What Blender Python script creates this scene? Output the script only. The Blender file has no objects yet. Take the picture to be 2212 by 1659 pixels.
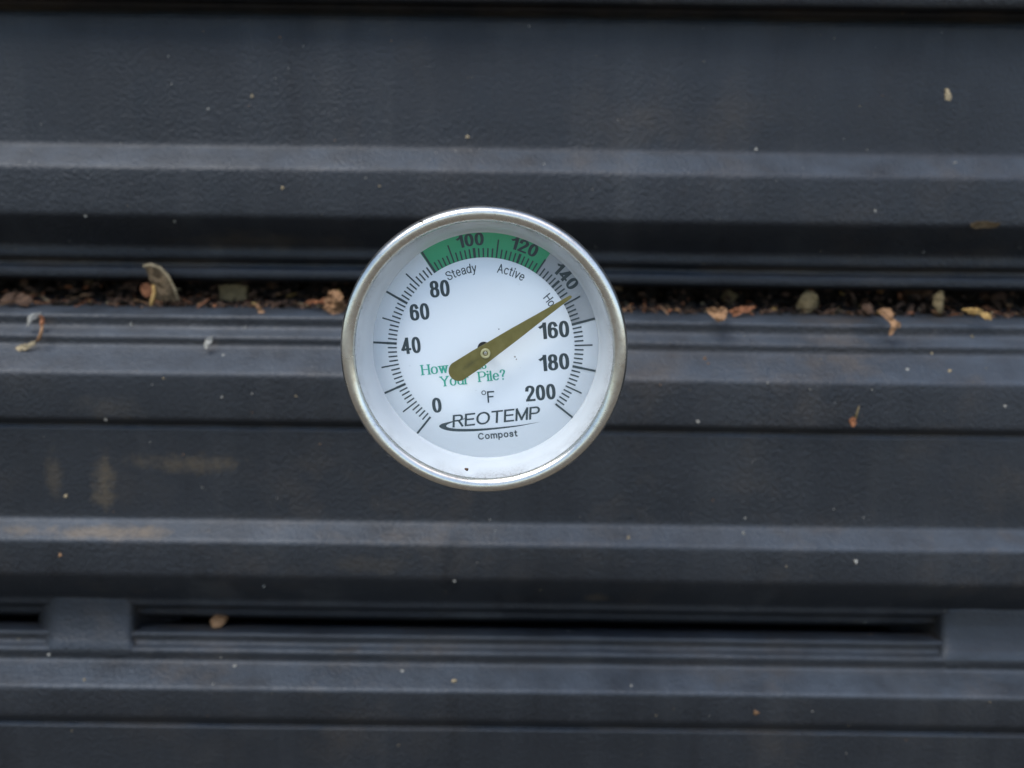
import bpy, bmesh, math, random
from mathutils import Vector, Matrix, noise
R = math.radians
sc = bpy.context.scene
col = sc.collection

# ------------------------------------------------------------------ camera
PITCH, ROLL = 12.0, 0.72
D_WALL = 0.294                       # camera to the wall's reference plane (y = 0)
F_PX = 1106.0 / math.tan(R(31.0))    # focal length in pixels of a 2212 x 1659 view
cam_d = bpy.data.cameras.new('camera')
cam = bpy.data.objects.new('camera', cam_d)
col.objects.link(cam)
cam_d.sensor_width = 36.0
cam_d.lens = 18.0 / math.tan(R(31.0))
cam_d.clip_start, cam_d.clip_end = 0.005, 400.0
CAM = Vector((0, -D_WALL * math.cos(R(PITCH)), D_WALL * math.sin(R(PITCH))))
MCAM = Matrix.Translation(CAM) @ Matrix.Rotation(R(90 - PITCH), 4, 'X') @ Matrix.Rotation(R(ROLL), 4, 'Z')
cam.matrix_world = MCAM
cam_d.dof.use_dof = True
cam_d.dof.focus_distance = 0.1945
cam_d.dof.aperture_fstop = 10.8
cam_d.dof.aperture_blades = 0
sc.camera = cam

# ------------------------------------------------------------------ sky, sun, exposure
SUN_EL, SUN_AZ = 60.0, -47.0         # azimuth measured from -Y (towards the viewer), minus = from the left
w = bpy.data.worlds.new('World'); sc.world = w
w.use_nodes = True
nt = w.node_tree
bg = nt.nodes['Background']
sky = nt.nodes.new('ShaderNodeTexSky')
sky.sky_type = 'NISHITA'
sky.sun_disc = False
sky.sun_elevation = R(SUN_EL)
sky.sun_rotation = R(180 + SUN_AZ)
sky.air_density = 1.0; sky.dust_density = 0.8; sky.ozone_density = 1.0
nt.links.new(sky.outputs[0], bg.inputs[0])
bg.inputs[1].default_value = 0.11
sl = bpy.data.lights.new('sun', 'SUN')
sl.energy = 1.5; sl.angle = R(40); sl.color = (1.0, 0.98, 0.95)
sun = bpy.data.objects.new('sun', sl); col.objects.link(sun)
sd = Vector((math.sin(R(SUN_AZ)) * math.cos(R(SUN_EL)), -math.cos(R(SUN_AZ)) * math.cos(R(SUN_EL)), math.sin(R(SUN_EL))))
sun.rotation_euler = sd.to_track_quat('Z', 'Y').to_euler()
sun.location = (0, -1, 2)
sc.view_settings.view_transform = 'Standard'
sc.view_settings.look = 'None'
sc.view_settings.gamma = 1.0
sc.view_settings.exposure = 1.36
sc.cycles.max_bounces = 10
sc.cycles.use_denoising = True

# ------------------------------------------------------------------ helpers
def ray(px, py):
    d = Vector(((px - 1106.0) / F_PX, -(py - 829.5) / F_PX, -1.0))
    return (MCAM.to_3x3() @ d).normalized()

def at(px, py, Y):
    d = ray(px, py)
    return CAM + d * ((Y - CAM.y) / d.y)

def tag(o, label=None, cat=None, group=None, kind=None):
    if label: o['label'] = label
    if cat: o['category'] = cat
    if group: o['group'] = group
    if kind: o['kind'] = kind
    return o

def link(name, bm, mats, parent=None, smooth=True):
    me = bpy.data.meshes.new(name)
    bm.to_mesh(me); bm.free()
    if smooth:
        me.polygons.foreach_set('use_smooth', [True] * len(me.polygons))
    for m in (mats if isinstance(mats, (list, tuple)) else [mats]):
        me.materials.append(m)
    o = bpy.data.objects.new(name, me)
    col.objects.link(o)
    if parent: o.parent = parent
    return o

class NT:
    def __init__(s, name):
        s.m = bpy.data.materials.new(name); s.m.use_nodes = True
        s.t = s.m.node_tree; s.b = s.t.nodes['Principled BSDF']; s.out = s.t.nodes['Material Output']
        s.tc = s.t.nodes.new('ShaderNodeTexCoord')
    def n(s, typ, **kw):
        x = s.t.nodes.new(typ)
        for k, v in kw.items(): setattr(x, k, v)
        return x
    def l(s, a, b): s.t.links.new(a, b)
    def mapping(s, scale):
        m = s.n('ShaderNodeMapping'); m.inputs['Scale'].default_value = scale
        s.l(s.tc.outputs['Object'], m.inputs['Vector']); return m.outputs[0]
    def noise(s, scale, detail=4, rough=0.55, vec=None, dist=0.0):
        x = s.n('ShaderNodeTexNoise'); x.inputs['Scale'].default_value = scale
        x.inputs['Detail'].default_value = detail; x.inputs['Roughness'].default_value = rough
        x.inputs['Distortion'].default_value = dist
        s.l(vec if vec is not None else s.tc.outputs['Object'], x.inputs['Vector']); return x.outputs[0]
    def ramp(s, f, stops):
        x = s.n('ShaderNodeValToRGB'); e = x.color_ramp.elements
        while len(e) < len(stops): e.new(0.5)
        for k, (p, c) in enumerate(stops):
            e[k].position = p; e[k].color = (c, c, c, 1) if isinstance(c, (int, float)) else (*c, 1)
        s.l(f, x.inputs[0]); return x.outputs[0]
    def mix(s, f, a, b):
        x = s.n('ShaderNodeMix', data_type='RGBA')
        if isinstance(f, (int, float)): x.inputs[0].default_value = f
        else: s.l(f, x.inputs[0])
        for v, i in ((a, 6), (b, 7)):
            if isinstance(v, tuple): x.inputs[i].default_value = (*v, 1)
            else: s.l(v, x.inputs[i])
        return x.outputs[2]
    def math(s, op, a, b, clamp=False):
        x = s.n('ShaderNodeMath', operation=op); x.use_clamp = clamp
        for v, i in ((a, 0), (b, 1)):
            if isinstance(v, (int, float)): x.inputs[i].default_value = v
            else: s.l(v, x.inputs[i])
        return x.outputs[0]
    def bump(s, h, strength, dist, prev=None):
        x = s.n('ShaderNodeBump'); x.inputs['Strength'].default_value = strength
        x.inputs['Distance'].default_value = dist; s.l(h, x.inputs['Height'])
        if prev is not None: s.l(prev, x.inputs['Normal'])
        return x.outputs[0]
    def done(s, base=None, rough=None, metal=None, normal=None, spec=None):
        for v, k in ((base, 'Base Color'), (rough, 'Roughness'), (metal, 'Metallic'), (spec, 'Specular IOR Level')):
            if v is None: continue
            if isinstance(v, tuple): s.b.inputs[k].default_value = (*v, 1)
            elif isinstance(v, (int, float)): s.b.inputs[k].default_value = v
            else: s.l(v, s.b.inputs[k])
        if normal is not None: s.l(normal, s.b.inputs['Normal'])
        return s.m

def mat_plastic():
    s = NT('recycled_plastic')
    fine = s.noise(1500, 3, 0.6)
    mid = s.noise(800, 3, 0.5)
    streak = s.noise(17, 5, 0.65, s.mapping((2.6, 1.0, 0.25)))
    streak2 = s.noise(41, 5, 0.7, s.mapping((2.2, 1.0, 0.18)))
    blot = s.noise(9, 5, 0.6)
    blot2 = s.noise(30, 6, 0.7)
    c = s.mix(s.ramp(blot, [(0.35, 0.0), (0.7, 1.0)]), (0.0105, 0.0120, 0.0143), (0.0190, 0.0213, 0.0250))
    c = s.mix(s.math('MULTIPLY', s.ramp(streak, [(0.50, 0.0), (0.72, 1.0)]), 0.33), c, (0.038, 0.040, 0.042))
    c = s.mix(s.math('MULTIPLY', s.ramp(streak2, [(0.56, 0.0), (0.74, 1.0)]), 0.28), c, (0.034, 0.034, 0.034))
    c = s.mix(s.math('MULTIPLY', s.ramp(streak2, [(0.26, 1.0), (0.42, 0.0)]), 0.6), c, (0.005, 0.005, 0.006))
    # fine speckle of dust in the grain
    sp = s.ramp(s.noise(1100, 4, 0.75), [(0.60, 0.0), (0.74, 1.0)])
    c = s.mix(s.math('MULTIPLY', sp, s.ramp(blot2, [(0.40, 0.03), (0.62, 0.45)])), c, (0.065, 0.068, 0.070))
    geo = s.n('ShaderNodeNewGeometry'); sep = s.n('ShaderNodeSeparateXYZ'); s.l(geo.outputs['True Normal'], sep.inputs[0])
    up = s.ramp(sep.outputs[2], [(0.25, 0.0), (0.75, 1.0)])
    # dust on up-facing faces; its pale blue also paints in sky light
    dust_skylight = s.math('MULTIPLY', up, s.ramp(s.noise(55, 5, 0.65, s.mapping((1, 1, 1.6))), [(0.3, 0.15), (0.75, 0.75)]))
    c = s.mix(s.math('MULTIPLY', dust_skylight, 0.6), c, (0.078, 0.100, 0.128))
    # soil that has settled in the creases and in patches
    soil = s.ramp(blot2, [(0.50, 0.0), (0.70, 1.0)])
    big = s.ramp(s.noise(7.5, 3, 0.5), [(0.44, 0.0), (0.64, 1.0)])
    amt = s.math('MULTIPLY', s.math('MULTIPLY', soil, big), s.math('ADD', s.math('MULTIPLY', up, 0.35), 0.3))
    c = s.mix(amt, c, (0.085, 0.062, 0.040))
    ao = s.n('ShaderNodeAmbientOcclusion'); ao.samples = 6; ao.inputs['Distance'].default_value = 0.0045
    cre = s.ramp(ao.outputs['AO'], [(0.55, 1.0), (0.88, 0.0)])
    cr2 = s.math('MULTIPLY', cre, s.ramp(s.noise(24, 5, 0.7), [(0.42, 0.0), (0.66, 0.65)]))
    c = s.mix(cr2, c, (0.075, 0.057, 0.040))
    # single smears: (view x, row, depth, half width, half height, strength, colour)
    tanc, gry = (0.105, 0.078, 0.045), (0.058, 0.060, 0.060)
    for px, py, Y, hw, hh, st, cc in ((420, 992, -.016, 150, 26, .50, tanc), (245, 1030, -.016, 34, 75, .60, tanc), (140, 1020, -.016, 26, 60, .35, tanc),
                                      (215, 1131, -.020, 230, 13, .60, (0.15, 0.108, 0.065)), (470, 1265, -.018, 75, 62, .42, gry), (710, 1280, -.018, 75, 58, .40, gry), (1030, 1325, -.012, 70, 12, .5, gry),
                                      (800, 1200, -.024, 110, 22, .16, tanc), (250, 872, -.019, 75, 40, .18, tanc), (1640, 1290, -.018, 26, 60, .30, gry), (1290, 1278, -.018, 26, 22, .35, tanc), (560, 520, .003, 220, 26, .22, tanc)):
        p = at(px, py, Y); q = at(px + hw, py + hh, Y)
        mp = s.n('ShaderNodeMapping'); kx, kz = 1 / abs(q.x - p.x), 1 / abs(q.z - p.z)
        mp.inputs['Scale'].default_value = (kx, 0, kz); mp.inputs['Location'].default_value = (-p.x * kx, 0, -p.z * kz)
        s.l(s.tc.outputs['Object'], mp.inputs['Vector'])
        ln = s.n('ShaderNodeVectorMath', operation='LENGTH'); s.l(mp.outputs[0], ln.inputs[0])
        dd = s.math('ADD', ln.outputs['Value'], s.math('MULTIPLY', s.math('SUBTRACT', s.noise(90, 6, 0.8), 0.5), 3.6))
        c = s.mix(s.math('MULTIPLY', s.ramp(dd, [(0.2, 1.0), (1.25, 0.0)]), st * .8), c, cc)
    amp = s.ramp(s.noise(14, 3, 0.5), [(0.35, 0.35), (0.65, 1.0)])
    n = s.bump(s.math('MULTIPLY', mid, amp), 0.6, 0.0009)
    n = s.bump(fine, 0.35, 0.0005, n)
    r = s.ramp(s.noise(45, 5, 0.65), [(0.3, 0.40), (0.7, 0.60)])
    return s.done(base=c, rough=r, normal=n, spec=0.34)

def mat_simple(name, c1, c2, scale=900, rough=0.8, bump=0.3, dist=0.0003, spec=0.3, trans=0.0):
    s = NT(name)
    n1 = s.noise(scale, 4, 0.6)
    return s.done(base=s.mix(s.ramp(n1, [(0.3, 0.0), (0.7, 1.0)]), c1, c2), rough=rough, normal=s.bump(n1, bump, dist), spec=spec)

def mat_steel(name, base, r0, r1, grime=0.5):
    s = NT(name)
    g = s.ramp(s.noise(700, 6, 0.75), [(0.50, 0.0), (0.72, 1.0)])
    p = s.noise(120, 4, 0.6)
    c = s.mix(s.math('MULTIPLY', g, grime), base, (0.30, 0.23, 0.17))
    rr = s.ramp(p, [(0.3, r0), (0.75, r1)])
    nz = s.noise(2600, 3, 0.6)
    return s.done(base=c, rough=rr, metal=1.0, normal=s.bump(nz, 0.25, 0.00006))

M = {}
M['plastic'] = mat_plastic()
M['steel'] = mat_steel('dull_stainless_steel', (0.58, 0.555, 0.49), 0.22, 0.34, 0.45)
M['white'] = mat_simple('white_printed_plate', (0.83, 0.86, 0.885), (0.85, 0.875, 0.90), 60, 0.55, 0.02, 0.0001, 0.3)
M['ink'] = mat_simple('dark_grey_ink', (0.040, 0.058, 0.064), (0.055, 0.072, 0.078), 1500, 0.6, 0.02, 0.00005, 0.3)
M['green'] = mat_simple('green_ink', (0.046, 0.33, 0.155), (0.066, 0.375, 0.19), 90, 0.5, 0.02, 0.00005, 0.3)
M['grey'] = mat_simple('grey_ink', (0.36, 0.375, 0.395), (0.39, 0.405, 0.42), 90, 0.55, 0.02, 0.00005, 0.3)
M['teal'] = mat_simple('teal_ink', (0.05, 0.38, 0.27), (0.07, 0.43, 0.32), 400, 0.6, 0.02, 0.00005, 0.3)
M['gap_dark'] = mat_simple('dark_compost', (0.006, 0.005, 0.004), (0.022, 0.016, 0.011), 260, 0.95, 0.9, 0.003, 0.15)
M['tan'] = mat_simple('dry_leaf_tan', (0.12, 0.060, 0.026), (0.30, 0.165, 0.078), 260, 0.7, 0.5, 0.0006)
M['orange'] = mat_simple('rust_brown_leaf', (0.13, 0.045, 0.018), (0.30, 0.12, 0.05), 320, 0.75, 0.5, 0.0006)
M['straw'] = mat_simple('pale_straw', (0.20, 0.15, 0.08), (0.38, 0.30, 0.18), 500, 0.7, 0.4, 0.0003)
M['brown'] = mat_simple('brown_litter', (0.035, 0.020, 0.012), (0.11, 0.060, 0.034), 500, 0.85, 0.6, 0.0005)
M['olive'] = mat_simple('olive_wood', (0.085, 0.062, 0.028), (0.16, 0.118, 0.055), 420, 0.8, 0.5, 0.0004)
M['greybrown'] = mat_simple('grey_brown_leaf', (0.085, 0.056, 0.029), (0.16, 0.110, 0.058), 300, 0.8, 0.5, 0.0005)
M['pale'] = mat_simple('pale_grit', (0.24, 0.225, 0.19), (0.38, 0.36, 0.31), 1500, 0.8, 0.3, 0.0002)
M['yellow'] = mat_simple('yellow_husk', (0.24, 0.14, 0.04), (0.38, 0.24, 0.08), 500, 0.7, 0.4, 0.0003)
M['soil'] = mat_simple('brown_soil', (0.10, 0.088, 0.070), (0.18, 0.155, 0.125), 9, 0.95, 0.6, 0.02, 0.2)
M['resin'] = mat_simple('white_gasket', (0.70, 0.72, 0.74), (0.75, 0.77, 0.79), 200, 0.45, 0.03, 0.0001, 0.4)
M['hole'] = mat_simple('dark_pinion_hole', (0.015, 0.016, 0.016), (0.03, 0.03, 0.028), 900, 0.7, 0.1, 0.0001)

def mat_gasket():
    s = NT('speckled_white_gasket')
    base = s.mix(s.ramp(s.noise(150, 3), [(0.3, 0.0), (0.7, 1.0)]), (0.575, 0.59, 0.60), (0.615, 0.625, 0.635))
    # dirt specks caught at the outer rim: denser with growing radius
    sep = s.n('ShaderNodeSeparateXYZ'); s.l(s.tc.outputs['Object'], sep.inputs[0])
    rr = s.math('SQRT', s.math('ADD', s.math('MULTIPLY', sep.outputs[0], sep.outputs[0]), s.math('MULTIPLY', sep.outputs[1], sep.outputs[1])), 0)
    edge = s.ramp(s.math('MULTIPLY', s.math('SUBTRACT', rr, 0.0274), 720.0, True), [(0.0, 0.0), (1.0, 1.0)])
    blot = s.ramp(s.noise(110, 4, 0.6), [(0.40, 0.0), (0.62, 1.0)])
    sp = s.ramp(s.noise(2600, 5, 0.8), [(0.52, 0.0), (0.60, 1.0)])
    f = s.math('MULTIPLY', s.math('MULTIPLY', edge, blot), s.math('ADD', s.math('MULTIPLY', sp, 0.65), 0.28))
    return s.done(base=s.mix(f, base, (0.13, 0.10, 0.085)), rough=0.5, spec=0.35)
M['gasket'] = mat_gasket()

def mat_brass():
    s = NT('tarnished_brass')
    n1 = s.noise(380, 5, 0.65)
    c = s.mix(s.ramp(n1, [(0.3, 0.0), (0.7, 1.0)]), (0.165, 0.140, 0.042), (0.225, 0.190, 0.066))
    # one dark smudge on the tail, seen in the photograph
    mp = s.n('ShaderNodeMapping'); mp.vector_type = 'POINT'
    mp.inputs['Location'].default_value = (0.0042 / 0.0030, 0.0001 / 0.0008, 0)
    mp.inputs['Scale'].default_value = (1 / 0.0030, 1 / 0.0008, 0.0)
    s.l(s.tc.outputs['Object'], mp.inputs['Vector'])
    ln = s.n('ShaderNodeVectorMath', operation='LENGTH'); s.l(mp.outputs[0], ln.inputs[0])
    d = s.math('ADD', ln.outputs['Value'], s.math('MULTIPLY', s.math('SUBTRACT', s.noise(900, 4, 0.7), 0.5), 1.6))
    sm = s.ramp(d, [(0.1, 0.45), (1.2, 0.0)])
    c = s.mix(sm, c, (0.055, 0.062, 0.035))
    return s.done(base=c, rough=0.45, metal=0.65, normal=s.bump(s.noise(1800, 3), 0.25, 0.0001), spec=0.5)
M['brass'] = mat_brass()
M['brass_light'] = mat_simple('polished_brass', (0.36, 0.33, 0.16), (0.46, 0.42, 0.22), 900, 0.3, 0.1, 0.0001, 0.6)

def mat_glass():
    s = NT('thin_clear_glass')
    tr = s.n('ShaderNodeBsdfTransparent'); tr.inputs[0].default_value = (0.985, 0.992, 0.99, 1)
    gl = s.n('ShaderNodeBsdfGlossy'); gl.inputs['Roughness'].default_value = 0.03
    lw = s.n('ShaderNodeLayerWeight'); lw.inputs['Blend'].default_value = 0.5
    fr = s.n('ShaderNodeMath', operation='MULTIPLY_ADD'); fr.inputs[1].default_value = 0.6; fr.inputs[2].default_value = 0.012
    pw = s.n('ShaderNodeMath', operation='POWER'); pw.inputs[1].default_value = 5.0
    s.l(lw.outputs['Facing'], pw.inputs[0]); s.l(pw.outputs[0], fr.inputs[0])
    mx = s.n('ShaderNodeMixShader')
    s.l(fr.outputs[0], mx.inputs[0]); s.l(tr.outputs[0], mx.inputs[1]); s.l(gl.outputs[0], mx.inputs[2])
    s.l(mx.outputs[0], s.out.inputs[0])
    return s.m
M['glass'] = mat_glass()

# ------------------------------------------------------------------ compost bin wall
def fillet(pts, r, n=4):
    out = [pts[0]]
    for a, b, c in zip(pts, pts[1:], pts[2:]):
        u, v = a - b, c - b
        d = min(r, u.length * 0.45, v.length * 0.45)
        p, q = b + u.normalized() * d, b + v.normalized() * d
        for k in range(n + 1):
            t = k / n
            out.append(p * (1 - t) ** 2 + b * 2 * t * (1 - t) + q * t * t)
    out.append(pts[-1])
    return out

X0, X1, NX = -0.46, 0.46, 230
def row_z(row, y): return at(1106, row, y).z

def panel(name, prof, back, parent, r=0.0015, label=None):
    """prof: (row, y) from top to bottom on the front; back: depth of the rear face."""
    pts = fillet([Vector((y, row_z(row, y))) for row, y in prof], r)
    seg = []
    for a, b in zip(pts, pts[1:]):                       # split long faces so they can undulate
        k = max(1, int((b - a).length / 0.004))
        seg += [a.lerp(b, t / k) for t in range(k)]
    seg.append(pts[-1])
    top, bot = seg[0], seg[-1]
    loop = seg + [Vector((back, bot.y)), Vector((back, top.y))]
    bm = bmesh.new()
    rings = []
    for i in range(NX + 1):
        x = X0 + (X1 - X0) * i / NX
        ring = []
        for p in loop:
            n1 = noise.noise(Vector((x * 9, p.y * 14, 3.1))) * 0.0006 + noise.noise(Vector((x * 70, p.y * 60, 7.7))) * 0.00011
            n2 = noise.noise(Vector((x * 6, p.y * 5, 11.3))) * 0.0005 + noise.noise(Vector((x * 90, p.y * 40, 1.3))) * 0.00009
            ring.append(bm.verts.new((x, p.x + n1, p.y + n2)))
        rings.append(ring)
    L = len(loop)
    for a, b in zip(rings, rings[1:]):
        for k in range(L):
            bm.faces.new((a[k], b[k], b[(k + 1) % L], a[(k + 1) % L]))
    bm.faces.new(list(reversed(rings[0]))); bm.faces.new(rings[-1])
    bmesh.ops.recalc_face_normals(bm, faces=bm.faces)
    for f in bm.faces: f.smooth = True
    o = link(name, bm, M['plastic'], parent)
    if label: o['label'] = label
    return o

bin_ = bpy.data.objects.new('compost_bin', None)
bin_.location = (0, 0, 0)
col.objects.link(bin_)
tag(bin_, 'dark grey ribbed plastic compost bin wall with slots, behind the round thermometer', 'compost bin')

DM, DL = -.0030, -.0098               # how far the middle and lower panels stand out
panel('upper_panel', [(-900, .002), (-12, -.005), (6, -.004), (14, .009), (34, .009), (41, .0050), (325, .0030), (371, -.0055),
                      (476, -.0060), (541, .0075), (566, .0070), (574, .0110), (584, .0110), (588, .0075), (610, .0072), (616, .014)], .019, bin_,
      label='upper wall panel above the litter filled gap')
panel('middle_panel', [(655, .026), (675, .0040 + DM), (690, -0.0050 + DM), (715, -0.0046 + DM), (736, -0.0096 + DM), (755, -0.0092 + DM), (815, -0.0213 + DM),
                       (917, -0.0218 + DM), (922, -0.0188 + DM), (928, -0.0178 + DM), (936, -0.0188 + DM), (1131, -0.0193 + DM), (1176, -0.0273 + DM), (1252, -0.0278 + DM), (1301, -0.0148 + DM), (1316, -0.0150 + DM), (1320, -0.0108 + DM), (1336, -0.0108 + DM), (1341, -0.0008 + DM)], .032, bin_,
      label='middle wall panel under the litter filled gap')
panel('lower_panel', [(1350, .016), (1357, -.0020 + DL), (1375, -.0112 + DL), (1396, -.0109 + DL), (1412, -.0150 + DL), (1436, -.0146 + DL), (1494, -.0260 + DL),
                      (1559, -.0263 + DL), (1565, -.0235 + DL), (1571, -.0225 + DL), (1578, -.0240 + DL), (1790, -.0250 + DL), (1850, -.034 + DL), (1960, -.034 + DL), (2020, 0), (2300, 0)], .030, bin_,
      label='lower wall panel under the narrow vent slot')

def divider(left, right):
    """solid web closing the vent slot between two openings; left/right outlines in rows"""
    rows = [1286, 1300, 1312, 1340, 1370, 1394, 1414, 1438, 1446]
    ys = [-.0010, -.0036, -.0041, -.0051, -.0068, -.0085, -.0106, -.0100, -.0085]
    flare = [3, 1, 0, 0, 1, 3, 8, 16, 22]
    bm = bmesh.new(); fr, bk = [], []
    nx = 24; left -= 14; right += 14
    for row, y, fl in zip(rows, ys, flare):
        a, b = [], []
        for k in range(nx + 1):
            t = k / nx
            px = (left - fl) * (1 - t) + (right + fl) * t
            e = min(t, 1 - t) * nx
            yy = y + ((0.0090, 0.0042, 0.0014, 0.0004)[int(e + .01)] if e < 3.5 else 0)
            p = at(px, row + (px - 1106) * 0.0126, yy - .0143)
            p.y += noise.noise(p * 60) * 0.0004
            a.append(bm.verts.new(p)); b.append(bm.verts.new((p.x, 0.014, p.z)))
        fr.append(a); bk.append(b)
    for g in (fr, bk):
        for a, b in zip(g, g[1:]):
            for k in range(nx): bm.faces.new((a[k], a[k + 1], b[k + 1], b[k]))
    for k in range(nx):
        bm.faces.new((fr[0][k], fr[0][k + 1], bk[0][k + 1], bk[0][k])); bm.faces.new((fr[-1][k], fr[-1][k + 1], bk[-1][k + 1], bk[-1][k]))
    for j in range(len(rows) - 1):
        for c in (0, nx): bm.faces.new((fr[j][c], fr[j + 1][c], bk[j + 1][c], bk[j][c]))
    bmesh.ops.recalc_face_normals(bm, faces=bm.faces)
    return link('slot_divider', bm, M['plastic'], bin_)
divider(98, 292); divider(2024, 2270); divider(-1826, -1634)

# compost behind the wall, seen through the gap and the slot
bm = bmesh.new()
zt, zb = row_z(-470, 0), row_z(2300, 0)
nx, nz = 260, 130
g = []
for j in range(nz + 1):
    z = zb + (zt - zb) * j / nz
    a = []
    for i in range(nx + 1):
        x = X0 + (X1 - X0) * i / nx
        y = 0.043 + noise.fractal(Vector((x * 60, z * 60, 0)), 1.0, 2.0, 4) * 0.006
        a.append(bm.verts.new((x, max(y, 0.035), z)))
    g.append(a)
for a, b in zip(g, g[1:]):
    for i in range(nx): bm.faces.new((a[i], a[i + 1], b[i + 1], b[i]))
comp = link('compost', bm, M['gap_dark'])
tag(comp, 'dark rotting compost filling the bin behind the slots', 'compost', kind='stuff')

# ground far below the frame, where the bin stands
bm = bmesh.new()
zg = zb - 0.02
for x, y in ((-60, -60), (60, -60), (60, 60), (-60, 60)): bm.verts.new((x, y, zg))
bm.faces.new(bm.verts)
tag(link('ground', bm, M['soil'], smooth=False), kind='structure')

# ------------------------------------------------------------------ thermometer
SRC = 2212 / 2560
def zoom_px(zx, zy): return (840 + zx / 2.2419) * SRC, (500 + zy / 2.2419) * SRC
DP = 0.198
PX = zoom_px(838, 829)
pc = CAM + ray(*PX) * DP
U = DP / (F_PX / SRC * 2.2419)            # metres per print unit on the plate
Rc = MCAM.to_3x3()
d = (CAM - pc).normalized()
cr, cu = Rc @ Vector((1, 0, 0)), Rc @ Vector((0, 1, 0))
cr = (cr - d * cr.dot(d)).normalized(); cu = d.cross(cr)
TILT, YAW = 9.0, 3.0
nrm = (d - cu * math.tan(R(TILT)) - cr * math.tan(R(YAW))).normalized()
lx = (cr - nrm * cr.dot(nrm)).normalized(); ly = nrm.cross(lx)
G = Matrix.Translation(pc) @ Matrix((lx, ly, nrm)).transposed().to_4x4() @ Matrix.Diagonal((1, 1.008, 1, 1))
GI = G.inverted()
th = bpy.data.objects.new('compost_thermometer', None)
col.objects.link(th)
th.matrix_world = G
tag(th, 'round steel dial thermometer with white face, green band and brass pointer', 'thermometer')

def lathe(name, prof, mat, parent, seg=160, close=False):
    bm = bmesh.new(); rings = []
    for r, h in prof:
        if r < 1e-7: rings.append([bm.verts.new((0, 0, h))]); continue
        rings.append([bm.verts.new((r * math.cos(2 * math.pi * k / seg), r * math.sin(2 * math.pi * k / seg), h)) for k in range(seg)])
    prs = list(zip(rings, rings[1:])) + ([(rings[-1], rings[0])] if close else [])
    for a, b in prs:
        for k in range(seg):
            k2 = (k + 1) % seg
            if len(a) == 1 and len(b) == 1: continue
            if len(a) == 1: bm.faces.new((a[0], b[k2], b[k]))
            elif len(b) == 1: bm.faces.new((a[k], a[k2], b[0]))
            else: bm.faces.new((a[k], a[k2], b[k2], b[k]))
    bmesh.ops.recalc_face_normals(bm, faces=bm.faces)
    return link(name, bm, mat, parent)

def fil(pts, r, n=4): return [(p.x, p.y) for p in fillet([Vector(p) for p in pts], r, n)]
mm = 0.001
# rolled rim: inner lip, sloping inner face, crest, outer shoulder, tuck behind
rim = [(28.72, 8.1), (28.80, 8.75), (29.2, 9.35), (29.9, 9.7), (30.7, 9.75), (31.4, 9.4), (31.9, 8.6), (32.08, 7.6), (32.0, 6.3), (31.6, 5.3), (31.0, 4.9), (30.8, 4.9), (30.8, 7.9)]
bez = lathe('bezel', fil([(a * mm, b * mm) for a, b in rim], 0.0006), M['steel'], th, 220, True)
lathe('case', fil([(30.7 * mm, 5.2 * mm), (30.6 * mm, -2 * mm), (29.5 * mm, -5.5 * mm), (10 * mm, -7 * mm), (9.5 * mm, -12 * mm), (6 * mm, -13 * mm), (0, -13 * mm)], 0.001), M['steel'], th, 128)
pg = Vector((pc.x - 0.004, 0.010, row_z(640, .010)))       # where the stem enters the gap
S0 = Vector((0, 0, -0.012)); S1 = GI @ pg; S2 = S1 + (S1 - S0).normalized() * .05
bm = bmesh.new(); rings = []
for p_, k_ in ((S0 + Vector((0, 0, .004)), 1), (S0, 1), (S0.lerp(S1, .5), 1), (S1, 1), (S2, 1)):
    rings.append([bm.verts.new(p_ + Vector((math.cos(k * math.pi / 12), math.sin(k * math.pi / 12), 0)) * .0026) for k in range(24)])
for a, b in zip(rings, rings[1:]):
    for k in range(24): bm.faces.new((a[k], a[(k + 1) % 24], b[(k + 1) % 24], b[k]))
bm.faces.new(rings[0]); bm.faces.new(rings[-1])
bmesh.ops.recalc_face_normals(bm, faces=bm.faces)
link('stem', bm, M['steel'], th)
RP = 633 * U
lathe('gasket_ring', fil([(RP - 0.0001, -0.0006), (RP - 0.0001, 0.0001), (RP + 0.0004, 0.0008), (27.4 * mm, 3.6 * mm), (28.75 * mm, 8.0 * mm), (29.4 * mm, 8.0 * mm), (29.9 * mm, -0.6 * mm)], 0.0004), M['gasket'], th, 200, True)
plate = lathe('dial_plate', [(0, 0), (RP * 0.5, 0), (RP - .0001, 0), (RP - .0001, -0.0005), (0, -0.0005)], M['white'], th, 200)
lathe('lens', [(0, 8.5 * mm), (15 * mm, 8.5 * mm), (28.74 * mm, 8.5 * mm), (28.74 * mm, 8.15 * mm), (0, 8.15 * mm)], M['glass'], th, 128).data.polygons.foreach_set('use_smooth', [False] * (4 * 128))

# ---- flat print: strokes drawn with an elliptical pen
class Print:
    """sheets of ink just above the plate; coordinates in print units from the dial centre"""
    def __init__(s, h): s.bm = bmesh.new(); s.h = h; s.k = 0
    def z(s): s.k += 1; return s.h + s.k * 0.0000012
    def poly(s, pts):
        z = s.z(); f = s.bm.faces.new([s.bm.verts.new((x * U, y * U, z)) for x, y in pts])
        if f.normal.z < 0: f.normal_flip()
    def strip(s, A, B, closed=False):
        z = s.z()
        a = [s.bm.verts.new((x * U, y * U, z)) for x, y in A]; b = [s.bm.verts.new((x * U, y * U, z)) for x, y in B]
        n = len(a)
        for i in range(n if closed else n - 1):
            j = (i + 1) % n
            s.bm.faces.new((a[i], a[j], b[j], b[i]))
    def done(s, name, mat, label=None):
        bmesh.ops.triangulate(s.bm, faces=s.bm.faces[:])
        s.bm.normal_update()
        for f in s.bm.faces:
            if f.normal.z < 0: f.normal_flip()
        o = link(name, s.bm, mat, plate, smooth=False)
        if label: o['label'] = label
        return o

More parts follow.
